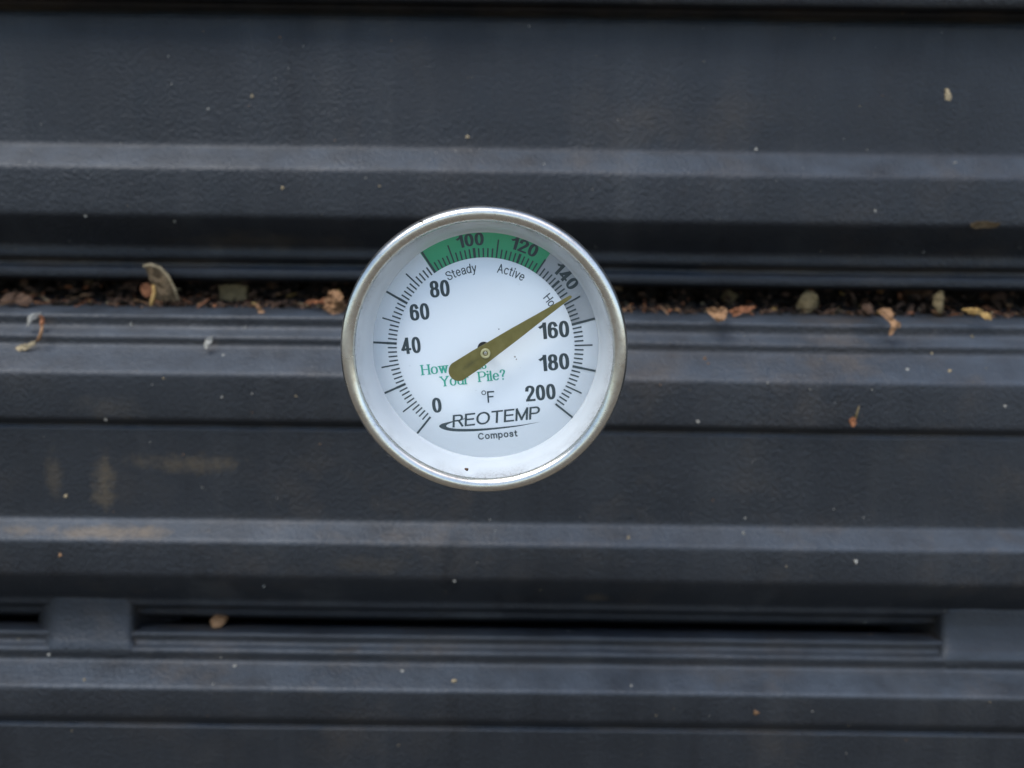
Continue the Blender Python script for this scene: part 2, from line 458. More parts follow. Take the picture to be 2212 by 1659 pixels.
def arc(cx, cy, rx, ry, a0, a1, n=18):
    return [(cx + rx * math.cos(R(a0 + (a1 - a0) * k / n)), cy + ry * math.sin(R(a0 + (a1 - a0) * k / n))) for k in range(n + 1)]
def ell(cx, cy, rx, ry, p=2.3, n=36):
    o = []
    for k in range(n):
        t = 2 * math.pi * k / n; c, s = math.cos(t), math.sin(t)
        o.append((cx + rx * math.copysign(abs(c) ** (2 / p), c), cy + ry * math.copysign(abs(s) ** (2 / p), s)))
    return ('c', o)
def spl(pts, n=6):
    P = [Vector(p) for p in pts]; P = [P[0] * 2 - P[1]] + P + [P[-1] * 2 - P[-2]]
    o = []
    for i in range(1, len(P) - 2):
        a, b, c, e = P[i - 1:i + 3]
        for k in range(n):
            t = k / n
            v = 0.5 * ((2 * b) + (c - a) * t + (2 * a - 5 * b + 4 * c - e) * t * t + (3 * b - a - 3 * c + e) * t ** 3)
            o.append((v.x, v.y))
    o.append(tuple(P[-2])); return o
# glyph: (advance width between centre lines, [strokes])
GL = {
 '0': (.33, [ell(.165, .5, .165, .5)]),
 '1': (.20, [[(.2, 0), (.2, 1)], [(.18, .96), (.11, .84), (.0, .76)]]),
 '2': (.33, [spl([(.0, .74), (.03, .92), (.16, 1.0), (.30, .92), (.33, .74), (.26, .52), (.10, .24), (.02, .03)]), [(.0, 0), (.34, 0)]]),
 '4': (.37, [[(.26, 0), (.26, 1)], [(.24, .96), (-.01, .24)], [(-.02, .25), (.37, .25)]]),
 '6': (.33, [spl([(.315, .80), (.26, .96), (.16, 1.0), (.06, .92), (.01, .70), (.0, .42), (.0, .30)]), ell(.165, .30, .165, .30)]),
 '8': (.33, [ell(.165, .77, .145, .23), ell(.165, .27, .165, .27)]),
 'S': (.52, [spl([(.52, .74), (.46, .92), (.28, 1.0), (.08, .93), (.03, .76), (.12, .60), (.30, .51), (.48, .40), (.53, .24), (.46, .07), (.27, 0), (.07, .07), (.0, .27)])]),
 'A': (.58, [[(0, 0), (.29, 1)], [(.29, 1), (.58, 0)], [(.10, .34), (.48, .34)]]),
 'H': (.55, [[(0, 0), (0, 1)], [(.55, 0), (.55, 1)], [(0, .53), (.55, .53)]]),
 'C': (.62, [arc(.33, .5, .33, .5, 42, 318)]),
 'F': (.50, [[(0, 0), (0, 1)], [(0, 1), (.50, 1)], [(0, .52), (.42, .52)]]),
 'R': (.58, [[(0, 0), (0, 1)], [(0, 1), (.34, 1)] + arc(.34, .76, .2, .24, 90, -90, 10) + [(0, .52)], [(.34, .50), (.58, 0)]]),
 'E': (.54, [[(0, 0), (0, 1)], [(0, 1), (.53, 1)], [(0, .53), (.48, .53)], [(0, 0), (.54, 0)]]),
 'O': (.76, [ell(.38, .5, .38, .5, 2.1)]),
 'T': (.62, [[(.31, 0), (.31, 1)], [(0, 1), (.62, 1)]]),
 'M': (.68, [[(0, 0), (0, 1)], [(.0, 1), (.34, .04)], [(.34, .04), (.68, 1)], [(.68, 1), (.68, 0)]]),
 'P': (.56, [[(0, 0), (0, 1)], [(0, 1), (.34, 1)] + arc(.34, .73, .22, .27, 90, -90, 10) + [(0, .46)]]),
 'a': (.42, [spl([(.03, .52), (.08, .66), (.22, .71), (.36, .66), (.40, .50), (.40, .12), (.43, 0)]), spl([(.40, .42), (.20, .38), (.03, .30), (.01, .14), (.10, .01), (.26, .02), (.40, .18)])]),
 'c': (.40, [arc(.22, .355, .22, .355, 45, 315)]),
 'd': (.44, [ell(.21, .355, .21, .355), [(.43, 0), (.43, 1)]]),
 'e': (.43, [[(.02, .38), (.42, .38)] + arc(.215, .355, .215, .355, 5, 320, 20)]),
 'i': (.03, [[(.015, 0), (.015, .71)], [(.015, .93), (.015, 1)]]),
 'l': (.03, [[(.015, 0), (.015, 1)]]),
 'm': (.68, [[(0, 0), (0, .71)], [(.0, .48)] + arc(.17, .52, .17, .19, 165, 0, 8) + [(.34, 0)], [(.34, .48)] + arc(.51, .52, .17, .19, 165, 0, 8) + [(.68, 0)]]),
 'o': (.45, [ell(.225, .355, .225, .355)]),
 'p': (.44, [[(0, -.28), (0, .71)], ell(.22, .355, .21, .355)]),
 'r': (.26, [[(0, 0), (0, .71)], spl([(0, .45), (.08, .66), (.17, .72), (.25, .68)])]),
 's': (.36, [spl([(.35, .55), (.29, .68), (.17, .71), (.05, .66), (.02, .53), (.10, .43), (.25, .35), (.34, .27), (.36, .15), (.29, .03), (.17, 0), (.05, .04), (.0, .18)])]),
 't': (.24, [[(.10, .92), (.10, .16)] + spl([(.10, .14), (.14, .02), (.24, .01)]), [(0, .70), (.23, .70)]]),
 'u': (.42, [[(0, .71), (0, .22)] + arc(.19, .22, .19, .21, 180, 330, 8), [(.42, .71), (.42, 0)]]),
 'v': (.40, [[(0, .71), (.20, 0)], [(.20, 0), (.40, .71)]]),
 'w': (.60, [[(0, .71), (.15, 0)], [(.15, 0), (.30, .71)], [(.30, .71), (.45, 0)], [(.45, 0), (.60, .71)]]),
 'y': (.40, [[(0, .71), (.20, .02)], [(.40, .71), (.19, 0)] + spl([(.18, -.04), (.12, -.24), (.0, -.27)])]),
 'Y': (.60, [[(0, 1), (.30, .48)], [(.60, 1), (.30, .48)], [(.30, .48), (.30, 0)]]),
 '?': (.34, [spl([(.0, .76), (.04, .94), (.17, 1.0), (.32, .92), (.33, .74), (.24, .56), (.17, .42), (.17, .30)]), [(.17, .0), (.17, .06)]]),
 ' ': (.26, []),
}
SERIF = {'H': [(-.0, 0), (.55, 0), (0, 1), (.55, 1)], 'Y': [(0, 1), (.6, 1), (.3, 0)], 'P': [(0, 0), (0, 1)], 'i': [(.015, 0)], 'l': [(.015, 0)], 'r': [(0, 0)], 'w': [(0, .71), (.3, .71), (.6, .71)]}

def outline(pts, tx, ty, closed, cap=True):
    P = [Vector(p) for p in pts]
    Q = [P[0]]
    for p in P[1:]:
        if (p - Q[-1]).length > 1e-4: Q.append(p)
    P = Q; n = len(P)
    if not closed and cap:
        for i, j in ((0, 1), (-1, -2)):
            e = (P[i] - P[j]).normalized(); P[i] = P[i] + Vector((e.x * tx, e.y * ty)) * .5
    A, B = [], []
    for i in range(n):
        a = P[i - 1] if (closed or i > 0) else None
        c = P[(i + 1) % n] if (closed or i < n - 1) else None
        t1 = (P[i] - a).normalized() if a is not None else None
        t2 = (c - P[i]).normalized() if c is not None else None
        t = ((t1 + t2) if (t1 is not None and t2 is not None) else (t1 if t1 is not None else t2)).normalized()
        nn = Vector((-t.y, t.x)); k = 1.0
        if t1 is not None and t2 is not None:
            k = min(1.6, 1 / max(.4, abs(nn.dot(Vector((-t1.y, t1.x))))))
        o = Vector((nn.x * tx, nn.y * ty)) * .5 * k
        A.append(P[i] + o); B.append(P[i] - o)
    return A, B

def layout(text, tx, ty, gap, serif=False):
    """strips in a box: x from 0, cap height 1"""
    x = tx / 2; strips = []
    for ch in text:
        wd, strokes = GL[ch]
        if ch == ' ': x += wd; continue
        ss = [(s[1], True) if isinstance(s, tuple) else (s, False) for s in strokes]
        if serif:
            ss = [(s, c) for s, c in ss]
        idx0 = len(strips)
        for pts, closed in ss:
            q = [(px, ty / 2 + (1 - ty) * py if py >= 0 else py + ty / 2) for px, py in pts]
            A, B = outline(q, tx, ty, closed, cap=True)
            strips.append((idx0, [(v.x + x, v.y) for v in A], [(v.x + x, v.y) for v in B], closed))
        if serif:
            for sx, sy in SERIF.get(ch, []):
                yy = ty / 2 + (1 - ty) * sy; h = ty * .5
                l, r_ = (x + sx - tx * 1.0, x + sx + tx * 1.0)
                strips.append((idx0, [(l, yy + h), (r_, yy + h)], [(l, yy - h), (r_, yy - h)], False))
            if ch in 'ilr':
                strips.append((idx0, [(x - tx, .71), (x, .71)], [(x - tx, .71 - ty), (x, .71 - ty)], False))
        x += wd + tx + gap
    return strips, x - gap - tx / 2

def text(name, s, cx, cy, width, height, rot, mat, tx, ty, gap, shear=0.0, arcr=None, serif=False, label=None):
    """cx, cy: centre of the word in print units, or its angle when arcr (radius of mid height) is given"""
    strips, W = layout(s, tx, ty, gap, serif)
    pr = Print(0.00006)
    kx = width / W
    def tf(p):
        x, y = p[0] * kx - width / 2, (p[1] - .5) * height
        x += shear * y
        if arcr:
            th_ = R(cx) - x / (arcr - height * .5)
            rr = arcr + y
            return rr * math.cos(th_), rr * math.sin(th_)
        c, s_ = math.cos(R(rot)), math.sin(R(rot))
        return cx + x * c - y * s_, cy + x * s_ + y * c
    for _, A, B, cl in strips: pr.strip([tf(p) for p in A], [tf(p) for p in B], cl)
    return pr.done(name, mat, label)

OX, OY = 838, 821
def C(zx, zy):
    dd = ray(*zoom_px(zx, zy)); q = GI @ (CAM + dd * ((pc - CAM).dot(nrm) / dd.dot(nrm)))
    return q.x / U, q.y / U
def ang(T): return 231.6 - 1.350 * T
RI, RM = 498, 630
def sector(name, t0, t1, r0, r1, mat, label):
    pr = Print(0.00002); n = 60
    a = [R(ang(t0 + (t1 - t0) * k / n)) for k in range(n + 1)]
    pr.strip([(r1 * math.cos(x), r1 * math.sin(x)) for x in a], [(r0 * math.cos(x), r0 * math.sin(x)) for x in a])
    return pr.done(name, mat, label)
sector('green_band', 79.3, 130.2, RI, 632, M['green'], 'green temperature band')
sector('grey_band', 130.2, 160.6, RI, 632, M['grey'], 'grey temperature band')
pr = Print(0.00005)
def tick(T, r0, r1, wd):
    a = R(ang(T)); c, s_ = math.cos(a), math.sin(a); h = wd / 2
    pr.strip([(r0 * c - h * s_, r0 * s_ + h * c), (r1 * c - h * s_, r1 * s_ + h * c)], [(r0 * c + h * s_, r0 * s_ - h * c), (r1 * c + h * s_, r1 * s_ - h * c)])
for T in range(0, 201, 2):
    if T in (0, 200): tick(T, RI + 8, RM, 11)
    elif T in (20, 40, 60, 80, 160, 180): tick(T, RI, RI + 56, 13.5); tick(T, RI + 56, RM, 11.5)
    elif T in (100, 120, 140): tick(T, RI, RI + 54, 14)
    elif T == 130: tick(T, RI, RI + 92, 9)
    elif T % 10 == 0: tick(T, RI, RI + 100, 7.8)
    else: tick(T, RI, RI + 50, 8.0)
pr.done('tick_marks', M['ink'])

B = dict(tx=.18, ty=.135, gap=.055)
dr = 5.5
for s_, zx, zy, wd, h in (('80', 581, 497, 110, 92), ('60', 468, 627, 109, 92), ('40', 420, 815, 108, 92), ('0', 565, 1150, 53, 86),
                          ('160', 1222, 728, 168, 92), ('180', 1223, 909, 168, 92), ('200', 1146, 1079, 170, 90)):
    text('numeral', s_, *C(zx, zy), wd, h, dr, M['ink'], **B)
for s_, T, wd in (('100', 98.0, 140), ('120', 69.0, 145), ('140', 42.0, 148)):
    text('numeral', s_, T, 0, wd, 68, 0, M['ink'], .175, .145, .055, arcr=597)
N = dict(tx=.115, ty=.105, gap=.10)
text('word', 'Steady', 107.6, 0, 163, 50, 0, M['ink'], arcr=446, **N)
text('word', 'Active', 71.3, 0, 148, 50, 0, M['ink'], arcr=446, **N)
text('word', 'Hot', 35.5, 0, 82, 48, 0, M['ink'], arcr=446, **N)
S = dict(tx=.155, ty=.07, gap=.07, serif=True)
text('word', 'How', *C(552, 946), 150, 58, 6.3, M['teal'], **S)
text('word', 'is', *C(820, 918), 44, 58, 6.3, M['teal'], **S)
text('word', 'Your', *C(665, 1010), 162, 58, 6.3, M['teal'], **S)
text('word', 'Pile?', *C(873, 984), 154, 58, 6.3, M['teal'], **S)
text('unit_mark', 'F', *C(868, 1103), 40, 66, 4, M['ink'], .13, .12, .1)
pr = Print(0.00005)
e = ell(*C(828, 1080), 11, 11, 2.0)[1]
A_, B_ = outline(e, 4.5, 4.5, True); pr.strip(A_, B_, True)
pr.done('degree_ring', M['ink'])
text('word', 'REOTEMP', *C(898, 1215), 500, 72, 6.6, M['ink'], .14, .125, .08, shear=.15)
text('word', 'Compost', *C(906, 1316), 226, 38, 5.8, M['ink'], .15, .16, .12)
pr = Print(0.00004)
outer = spl([(1142, 1244), (1080, 1257), (1000, 1272), (850, 1290), (750, 1297), (660, 1296), (605, 1286), (578, 1270), (590, 1256), (620, 1247), (650, 1240), (735, 1221)], 4)
inner = spl([(1142, 1243.5), (1080, 1254), (1000, 1265), (850, 1279), (750, 1283), (675, 1282), (630, 1275), (618, 1266), (624, 1259), (640, 1251), (660, 1244), (735, 1224)], 4)
pr.strip([C(*p) for p in outer], [C(*p) for p in inner])
pr.done('swoosh', M['ink'])
pr = Print(0.00002)
hc = C(829, 830)
for a_ in [arc(hc[0], hc[1], 36, 36, 0, 360, 40)[:-1]]: pr.poly(a_)
pr.done('pinion_hole', M['hole'])

# ---- pointer
def prism(name, pts, h0, h1, mat, parent, bev=0.0):
    bm = bmesh.new()
    a = [bm.verts.new((x, y, h0)) for x, y in pts]; b = [bm.verts.new((x, y, h1)) for x, y in pts]
    bm.faces.new(list(reversed(a))); top = bm.faces.new(b)
    n = len(pts)
    for i in range(n): bm.faces.new((a[i], a[(i + 1) % n], b[(i + 1) % n], b[i]))
    bmesh.ops.recalc_face_normals(bm, faces=bm.faces)
    if bev: bmesh.ops.bevel(bm, geom=[e_ for e_ in bm.edges if all(abs(v.co.z - h1) < 1e-9 for v in e_.verts)], offset=bev, segments=2, affect='EDGES')
    return link(name, bm, mat, parent, smooth=False)
HP = 6.3 * mm
UP = U * 0.968
piv_shift = Vector((8, -4))                                  # pivot against the printed centre, print units
axis = math.atan2(853 - 533, 1308 - 833)
Lh = math.hypot(853 - 533, 1308 - 833)
out = [(-182 + 57 * math.cos(R(t)), 57 * math.sin(R(t))) for t in range(100, 261, 8)]
pts = out + [(-60, -55), (60, -46), (200, -37), (400, -20), (Lh - 8, -8.5), (Lh, -3.5), (Lh, 3.5), (Lh - 8, 8.5), (400, 19.5), (200, 35), (60, 43), (-60, 52)]
pt_root = prism('pointer', [(x * UP, y * UP) for x, y in pts], 0, 0.00035, M['brass'], th, 0.00011)
pt_root.location = (piv_shift.x * U, piv_shift.y * U, HP)
pt_root.rotation_euler = (0, 0, axis)
def ring(name, r0, r1, h0, h1, mat, parent, seg=40):
    return lathe(name, fil([(r0, h0), (r0, h1), (r1, h1), (r1, h0)], 0.00008, 2), mat, parent, seg, True)
ring('eyelet', 14 * U, 27 * U, 0.0003, 0.00075, M['brass_light'], pt_root)
lathe('spindle', [(0.0003, -HP + 0.0001), (11 * U, -HP + 0.0001), (11 * U, 0.00055), (6 * U, 0.0006), (0, 0.0005)], M['steel'], pt_root, 24)

# ------------------------------------------------------------------ litter
rnd = random.Random(5)
def sheet(name, outl, Y, mat, thick=0.0004, curl=0.0, tilt=0.0, label=None, cat='leaf', group=None, jag=0.0, seed=1, tw=0.0, zoff=0.0):
    """a leaf or flake: outline in view pixels at depth Y, curled and given thickness"""
    rr = random.Random(seed)
    my = sum(q[1] for q in outl) / len(outl)
    Y += 0 if my < 560 else -.001 if my < 672 else -.0088 if my < 725 else -.0103 if my < 850 else -.0133 if my < 1000 else -.016
    Q = []
    for (xa, ya), (xb, yb) in zip(outl, outl[1:] + outl[:1]):
        n_ = max(2, int(math.hypot(xb - xa, yb - ya) / 3))
        for k in range(n_):
            t = k / n_; j = min(1.8, .10 * math.hypot(xb - xa, yb - ya) + .5)
            Q.append((xa + (xb - xa) * t + rr.uniform(-j, j), ya + (yb - ya) * t + rr.uniform(-j, j)))
    P = [at(x, y, Y) for x, y in Q]
    c = sum(P, Vector()) / len(P)
    bm = bmesh.new()
    m = 5
    hgt = max(p.z for p in P) - min(p.z for p in P) + 1e-6
    wid = max(p.x for p in P) - min(p.x for p in P) + 1e-6
    def disp(p):
        q = p - c
        u, v = q.x / wid, q.z / hgt
        y = curl * (u * u * 4 - .4) * min(wid, hgt) + tilt * q.z + tw * u * v * 4 * min(wid, hgt)
        y += noise.fractal(Vector((p.x * 260, p.z * 260, seed)), 0.8, 2.2, 3) * jag * 1.6
        return Vector((q.x, y, q.z))
    rings = []
    for k in range(m + 1):
        t = 1 - k / m
        rings.append([bm.verts.new(disp(c + (p - c) * t)) for p in P] if t > 0 else [bm.verts.new(disp(c))])
    n = len(P)
    for a, b in zip(rings, rings[1:]):
        for i in range(n):
            j = (i + 1) % n
            if len(b) == 1: bm.faces.new((a[i], a[j], b[0]))
            else: bm.faces.new((a[i], a[j], b[j], b[i]))
    ext = bmesh.ops.extrude_face_region(bm, geom=bm.faces[:])
    for v in [g_ for g_ in ext['geom'] if isinstance(g_, bmesh.types.BMVert)]: v.co.y += thick
    bmesh.ops.recalc_face_normals(bm, faces=bm.faces)
    o = link(name, bm, mat, smooth=False)
    o.location = c
    return tag(o, label, cat, group)

def twig(name, path, Ys, rads, mat, label=None, cat='twig', group=None, parent=None):
    my = sum(q[1] for q in path) / len(path)
    sh = -.0098 if my > 700 else -.001
    P = [at(x, y, Y + sh) for (x, y), Y in zip(path, Ys)]
    c = P[0].copy()
    bm = bmesh.new(); rings = []
    for i, p in enumerate(P):
        t = (P[min(i + 1, len(P) - 1)] - P[max(i - 1, 0)]).normalized()
        s = t.cross(Vector((0, 1, 0.01))).normalized(); u = s.cross(t)
        rings.append([bm.verts.new(p - c + (s * math.cos(k * math.pi / 3) + u * math.sin(k * math.pi / 3)) * rads[i]) for k in range(6)])
    for a, b in zip(rings, rings[1:]):
        for k in range(6): bm.faces.new((a[k], a[(k + 1) % 6], b[(k + 1) % 6], b[k]))
    bm.faces.new(rings[0]); bm.faces.new(rings[-1])
    bmesh.ops.recalc_face_normals(bm, faces=bm.faces)
    o = link(name, bm, mat, parent); 
    if parent is None: o.location = c
    else: o.location = c - parent.location
    return tag(o, label, cat, group)

# big curled leaf standing in the gap
leaf = sheet('dry_leaf', [(311, 574), (325, 572), (345, 580), (362, 596), (374, 618), (384, 650), (340, 650), (336, 622), (322, 604), (315, 590)], .004, M['greybrown'], .0004, .25, -.15,
             'large upright grey brown curled leaf standing in the gap', jag=.0008, seed=3)
twig('leaf_edge', [(310, 575), (326, 572), (346, 579), (364, 598), (376, 622), (385, 648)], [.0034] * 6, [.0005, .0006, .0006, .0005, .0004, .0003], M['straw'], cat=None, parent=leaf)
twig('stalk', [(331, 616), (333, 632), (329, 648), (325, 661)], [.0025, .0015, .0005, -.0005], [.0005, .0007, .0007, .0004], M['yellow'], cat=None, parent=leaf)
# broken leaf next to the dial
lf = sheet('dry_leaf', [(697, 650), (706, 641), (712, 629), (722, 626), (733, 630), (741, 641), (744, 656), (742, 672), (735, 686), (727, 692), (722, 680), (708, 672), (696, 668), (704, 660)], -.002, M['tan'], .0004, .5, .2,
      'crumpled tan leaf beside the thermometer rim', jag=.0022, seed=8)
sheet('leaf_fragment', [(655, 656), (664, 650), (676, 647), (690, 650), (704, 643), (711, 650), (700, 658), (684, 655), (668, 657)], .000, M['orange'], .0004, .3, .4,
      'narrow rust coloured fragment touching the crumpled tan leaf', jag=.0012, seed=10)
sheet('wood_chip', [(472, 618), (486, 615), (510, 614), (531, 619), (530, 648), (505, 649), (475, 646)], .016, M['olive'], .003, .05, 0, 'squarish olive wood chip deep in the gap', 'wood chip', jag=.0006, seed=4)
sheet('yellow_leaf', [(300, 618), (308, 612), (320, 610), (332, 620), (340, 634), (332, 642), (318, 640), (306, 632)], .010, M['orange'], .0005, .4, .3, 'small brown leaf behind the stalk of the large curled leaf', jag=.001, seed=12)
sheet('seed_husk', [(58, 694), (62, 684), (70, 677), (79, 676), (80, 684), (74, 690), (66, 698), (60, 706), (57, 702)], -.0035, M['pale'], .0006, .6, .3, 'pale green white husk on the first ridge below the gap', 'husk', jag=.0006, seed=6)
sheet('leaf_fragment', [(82, 682), (88, 680), (94, 686), (95, 698), (90, 708), (85, 700), (84, 690)], -.003, M['orange'], .0006, .5, .2, 'small rust red fragment beside the pale husk', jag=.0006, seed=7)
twig('twig', [(92, 704), (89, 718), (84, 732), (80, 738)], [-.004, -.0055, -.006, -.006], [.0004, .0006, .0006, .0003], M['tan'], 'thin tan stalk hanging below the rust red fragment')
sheet('leaf_fragment', [(30, 752), (42, 746), (58, 743), (74, 737), (74, 746), (62, 754), (50, 757), (36, 758)], -.0055, M['straw'], .0006, .3, .3, 'straw coloured fragment lying above the sloping ledge', jag=.0006, seed=9)
sheet('leaf_fragment', [(0, 640), (14, 634), (34, 633), (52, 640), (66, 642), (72, 654), (62, 662), (48, 656), (22, 650), (0, 654)], .001, M['brown'], .0006, .3, .5, 'brown leaf scrap where the gap meets the photo edge', jag=.0014, seed=14)
sheet('white_flake', [(440, 742), (444, 734), (450, 728), (457, 728), (456, 738), (450, 750), (443, 754)], -.0058, M['pale'], .0006, .3, .2, 'elongated pale flake on the second ridge', 'flake', jag=.0003, seed=15)
twig('twig', [(436, 815), (448, 808), (462, 803), (478, 797)], [-.0125, -.0118, -.0112, -.0106], [.0003, .0007, .0005, .0003], M['greybrown'], 'thin dry straw lying on the sloping ledge', 'straw')
sheet('leaf_fragment', [(548, 660), (556, 655), (562, 664), (570, 672), (576, 686), (568, 690), (562, 678), (552, 668)], -.0026, M['tan'], .0005, .3, .3, 'tan fragment draped over the first ridge near the dial', jag=.0008, seed=16)
# right of the dial
sheet('leaf_fragment', [(1528, 668), (1540, 664), (1552, 668), (1566, 664), (1574, 670), (1570, 682), (1560, 690), (1548, 694), (1538, 684), (1532, 676)], -.0024, M['tan'], .0006, .4, .3, 'ragged pale tan fragment on the ridge, nearest the dial of those beyond it', jag=.0012, seed=17)
sheet('leaf_fragment', [(1576, 674), (1590, 664), (1612, 661), (1634, 664), (1620, 672), (1598, 677), (1584, 682)], .000, M['orange'], .0005, .3, .4, 'flat orange brown scrap lying along the gap edge', jag=.001, seed=18)
sheet('dry_leaf', [(1722, 662), (1732, 640), (1744, 629), (1756, 628), (1766, 644), (1772, 664), (1750, 668), (1732, 668)], .010, M['olive'], .0005, .3, .2, 'rounded olive leaf standing inside the gap', jag=.001, seed=19)
lf2 = sheet('dry_leaf', [(1902, 672), (1912, 666), (1928, 668), (1928, 684), (1936, 694), (1952, 700), (1944, 708), (1932, 706), (1924, 716), (1916, 722), (1920, 708), (1922, 698), (1912, 688)], -.0045, M['tan'], .0005, .35, .45,
            'forked tan leaf hanging over the first ridge', jag=.0008, seed=20)
sheet('dry_leaf', [(2016, 658), (2022, 640), (2032, 628), (2040, 632), (2042, 648), (2036, 664), (2038, 674), (2024, 676)], .003, M['olive'], .0005, .4, .2, 'small upright olive leaf with reddish foot in the gap', jag=.0008, seed=21)
sheet('leaf_fragment', [(2080, 670), (2096, 665), (2114, 667), (2130, 674), (2146, 682), (2142, 692), (2126, 688), (2112, 680), (2094, 678)], -.001, M['yellow'], .0005, .3, .4, 'yellowish curled scrap on the gap edge, farthest from the dial', jag=.001, seed=22)
sheet('leaf_fragment', [(2000, 600 + 52), (1960, 640), (1950, 626), (1980, 618), (2010, 622), (2020, 640)], .024, M['brown'], .0005, .3, .3, 'dim brown leaf at the back of the gap', jag=.002, seed=23)
sheet('leaf_fragment', [(1864, 668), (1870, 656), (1882, 655), (1890, 664), (1884, 674), (1870, 675)], .003, M['brown'], .0005, .4, .3, 'small dark brown scrap just before the forked leaf', jag=.001, seed=24)
seed_ = sheet('seed', [(1838, 908), (1844, 902), (1850, 905), (1850, 914), (1845, 922), (1839, 920)], -.0155, M['orange'], .001, .2, 0, 'reddish seed with a thin tail stuck to the wall', 'seed', jag=.0002, seed=25)
twig('tail', [(1848, 904), (1852, 890), (1856, 876)], [-.0152, -.0149, -.0147], [.00045, .0003, .0002], M['olive'], cat=None, parent=seed_)
sheet('wood_chip', [(2041, 192), (2048, 190), (2056, 212), (2052, 217), (2045, 214)], -.0045, M['straw'], .0008, .1, 0, 'tiny straw coloured chip stuck to the upper panel', 'wood chip', jag=.0002, seed=26)
sheet('soil_smear', [(2096, 484), (2112, 478), (2140, 479), (2160, 483), (2154, 492), (2126, 494), (2104, 493)], -.0102, M['greybrown'], .0004, .1, -.9, 'faint brown smear of soil under the edge of the upper panel', 'soil smear', jag=.0003, seed=27)
sheet('wood_chip', [(452, 1346), (458, 1336), (470, 1332), (482, 1334), (486, 1346), (480, 1353), (460, 1354)], .001, M['tan'], .0025, .3, .1, 'tan chip resting in the narrow vent slot', 'wood chip', jag=.0006, seed=28)
# bits on the thermometer itself
def on_dial(zx, zy, h): 
    dd = ray(*zoom_px(zx, zy)); p0 = G @ Vector((0, 0, h)); t = (p0 - CAM).dot(nrm) / dd.dot(nrm)
    return CAM + dd * t
def bit(name, zx, zy, h, rx, ry, mat, label, cat, seed, thick=.0003):
    c = on_dial(zx, zy, h); rr = random.Random(seed)
    bm = bmesh.new(); n = 9
    a = []; b = []
    for k in range(n):
        q = .7 + .6 * rr.random(); t = 2 * math.pi * k / n
        v = lx * (rx * q * math.cos(t) * U) + ly * (ry * q * math.sin(t) * U)
        a.append(bm.verts.new(v)); b.append(bm.verts.new(v * .6 + nrm * thick))
    bm.faces.new(a); bm.faces.new(b)
    for k in range(n): bm.faces.new((a[k], a[(k + 1) % n], b[(k + 1) % n], b[k]))
    bmesh.ops.recalc_face_normals(bm, faces=bm.faces)
    o = link(name, bm, mat); o.location = c
    return tag(o, label, cat)
bit('seed', 732, 1510, .0086, 13, 9, M['brown'], 'small brown seed on the glass at the bottom of the dial', 'seed', 3)
bit('dirt_speck', 478, 121, .0096, 9, 5, M['hole'], 'black speck of dirt on the upper bright rim of the thermometer', 'dirt speck', 5, .0002)

# countless crumbs on the gap ledge: stuff
def flake(bm, p, sx, sy, sz, rot, mi):
    m_ = Matrix.Translation(p) @ rot
    v = [bm.verts.new(m_ @ Vector(q)) for q in ((-sx, -sy * .4, -sz), (sx * .8, -sy, -sz * .6), (sx, sy * .7, -sz), (-sx * .6, sy, -sz * .8), (-sx * .2, -sy * .2, sz), (sx * .4, sy * .3, sz * .8))]
    for f in ((0, 3, 2, 1), (0, 1, 4), (1, 5, 4), (1, 2, 5), (2, 3, 5), (3, 4, 5), (3, 0, 4)):
        fc = bm.faces.new([v[i] for i in f]); fc.material_index = mi
def rot_r(): return Matrix.Rotation(rnd.uniform(0, 6.28), 4, 'Z') @ Matrix.Rotation(rnd.uniform(-.8, .8), 4, 'X') @ Matrix.Rotation(rnd.uniform(-.8, .8), 4, 'Y')
bm = bmesh.new()
zl0, zl1 = row_z(655, .026), row_z(675, .0040 + DM)
for i in range(9000):
    x = rnd.uniform(X0 * .98, X1 * .98)
    dens = .5 + .5 * noise.noise(Vector((x * 35, 4.4, 0)))
    if rnd.random() > dens + .25: continue
    y = .0035 + DM + .027 * (.12 + .88 * rnd.random() ** .9)
    z = zl1 + (zl0 - zl1) * (y - .0035 - DM) / (.0225 - DM) + .0004
    s = .0002 + .0012 * rnd.random() ** 3.5
    if y < .002: s *= .8
    mi = rnd.choices(range(6), [10, 1.0, 1.8, .25, .25, 11])[0]
    flake(bm, Vector((x, y, z + s * .3 + max(0, (y - .012)) * rnd.random() * .5)), s * rnd.uniform(.8, 2.6), s, s * .45, rot_r(), mi)
for i in range(260):                                    # stalks and thread-like scraps
    x = rnd.uniform(X0 * .98, X1 * .98); y = rnd.uniform(.001, .018)
    z = zl1 + (zl0 - zl1) * (y - .004) / .022 + .0008
    flake(bm, Vector((x, y, z)), rnd.uniform(.002, .0055), .00022, .0002, rot_r(), rnd.choice([0, 0, 1, 2, 3]))
lit = link('leaf_litter', bm, [M['brown'], M['tan'], M['orange'], M['straw'], M['yellow'], M['gap_dark']], smooth=False)
tag(lit, 'fine brown leaf litter and crumbs lying along the gap ledge', 'leaf litter', kind='stuff')
# clods at the back of the gap and slot
bm = bmesh.new()
for i in range(900):
    x = rnd.uniform(X0 * .98, X1 * .98)
    top = rnd.random() < .75
    z = row_z(rnd.uniform(618, 662), .03) if top else row_z(rnd.uniform(1338, 1356), .03)
    s = .0012 + .0035 * rnd.random() ** 2
    flake(bm, Vector((x, rnd.uniform(.028, .037), z)), s * rnd.uniform(.8, 1.8), s, s * .6, rot_r(), rnd.choices(range(4), [14, 2.0, .3, .2])[0])
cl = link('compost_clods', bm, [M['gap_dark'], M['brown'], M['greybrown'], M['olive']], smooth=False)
tag(cl, 'dark clods and bits of compost at the back of the gap', 'compost', kind='stuff')

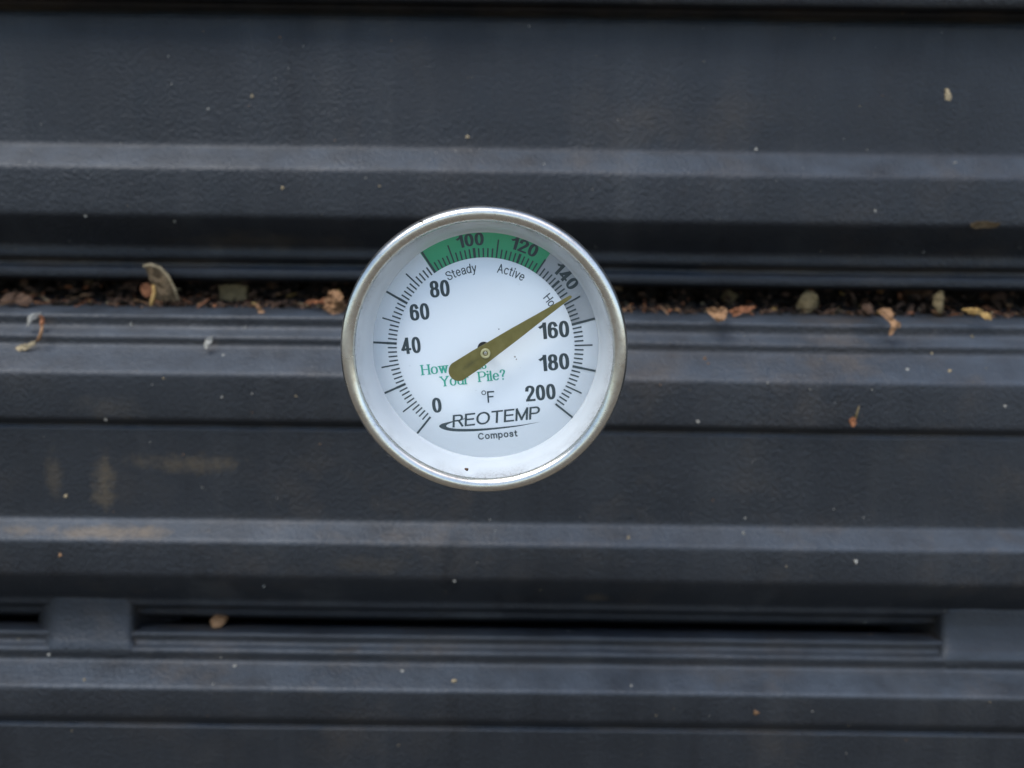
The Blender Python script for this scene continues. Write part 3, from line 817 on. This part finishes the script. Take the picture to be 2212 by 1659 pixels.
# pale grit and dust specks stuck on the panels: stuff
bm = bmesh.new()
grit = [(545, 208, 5), (450, 235, 4), (605, 80, 4), (845, 88, 3), (1010, 295, 5), (1175, 355, 3), (610, 405, 6), (790, 385, 4), (820, 402, 5), (377, 478, 5), (185, 467, 5), (440, 68, 3), (1633, 322, 5), (2063, 352, 5), (1890, 455, 5), (2050, 802, 7), (1960, 798, 7), (1522, 776, 6), (1530, 786, 5), (1658, 828, 4), (2013, 763, 4), (1508, 910, 5),
        (143, 1070, 7), (130, 1198, 6), (570, 1266, 4), (982, 1254, 4), (868, 1450, 5), (982, 1473, 7), (508, 1440, 5), (183, 1470, 5), (461, 1478, 4), (106, 1413, 5), (1358, 1162, 6), (1606, 1153, 7), (1849, 1212, 7), (1363, 1482, 5), (1632, 1540, 9), (1145, 848, 4), (283, 700, 6), (307, 664, 6), (530, 707, 5), (482, 767, 4), (353, 818, 4), (228, 906, 6), (2170, 877, 5), (2100, 728, 7), (1750, 842, 4), (480, 858, 5), (545, 850, 4), (640, 856, 4), (1540, 1080, 3), (1985, 668, 5), (655, 100, 3)]
dgr = bpy.context.evaluated_depsgraph_get()
def hit(px, py):
    ok, loc, nn, idx, ob, mt = sc.ray_cast(dgr, CAM + ray(px, py) * 0.262, ray(px, py))
    return (loc, nn) if ok else (None, None)
dgr.update()
grnd = random.Random(77)
for px, py, s in grit + [(grnd.uniform(-150, 2350), grnd.uniform(20, 1640), 1.0 + 2.2 * grnd.random() ** 2) for _ in range(260)]:
    loc, nn = hit(px, py)
    if loc is None or loc.y > .016: continue
    r_ = s * D_WALL / F_PX * .60
    mi = grnd.choices(range(3), [6, 3, 2])[0]
    flake(bm, loc + nn * r_ * .1, r_ * grnd.uniform(.7, 1.5), r_ * .8, r_ * grnd.uniform(.5, 1.0), Matrix.Rotation(grnd.uniform(0, 6.28), 4, 'Y'), mi)
gr = link('grit_specks', bm, [M['pale'], M['straw'], M['tan']], smooth=False)
tag(gr, 'pale grit specks scattered over the dark plastic panels', 'grit', kind='stuff')


bm = bmesh.new()
srn = random.Random(9)
for zx, zy, q in [(912, 724, 4), (1003, 878, 5), (1010, 893, 4), (540, 104, 5), (1180, 118, 4)] + [(838 + srn.uniform(-560, 560), 840 + srn.uniform(-560, 560), srn.uniform(.8, 2.0)) for _ in range(60)]:
    if math.hypot(zx - 838, zy - 840) > 690 and q < 4: continue
    hh = .0096 if math.hypot(zx - 825, zy - 845) > 720 else .00852
    flake(bm, on_dial(zx, zy, hh), q * U, q * U * .4, q * U * .8, Matrix.Rotation(srn.uniform(0, 6.28), 4, 'Y'), srn.choice([0, 0, 1]))
sg = link('glass_specks', bm, [M['hole'], M['greybrown']], smooth=False)
tag(sg, 'tiny dark dirt specks on the glass of the thermometer', 'dirt', kind='stuff')
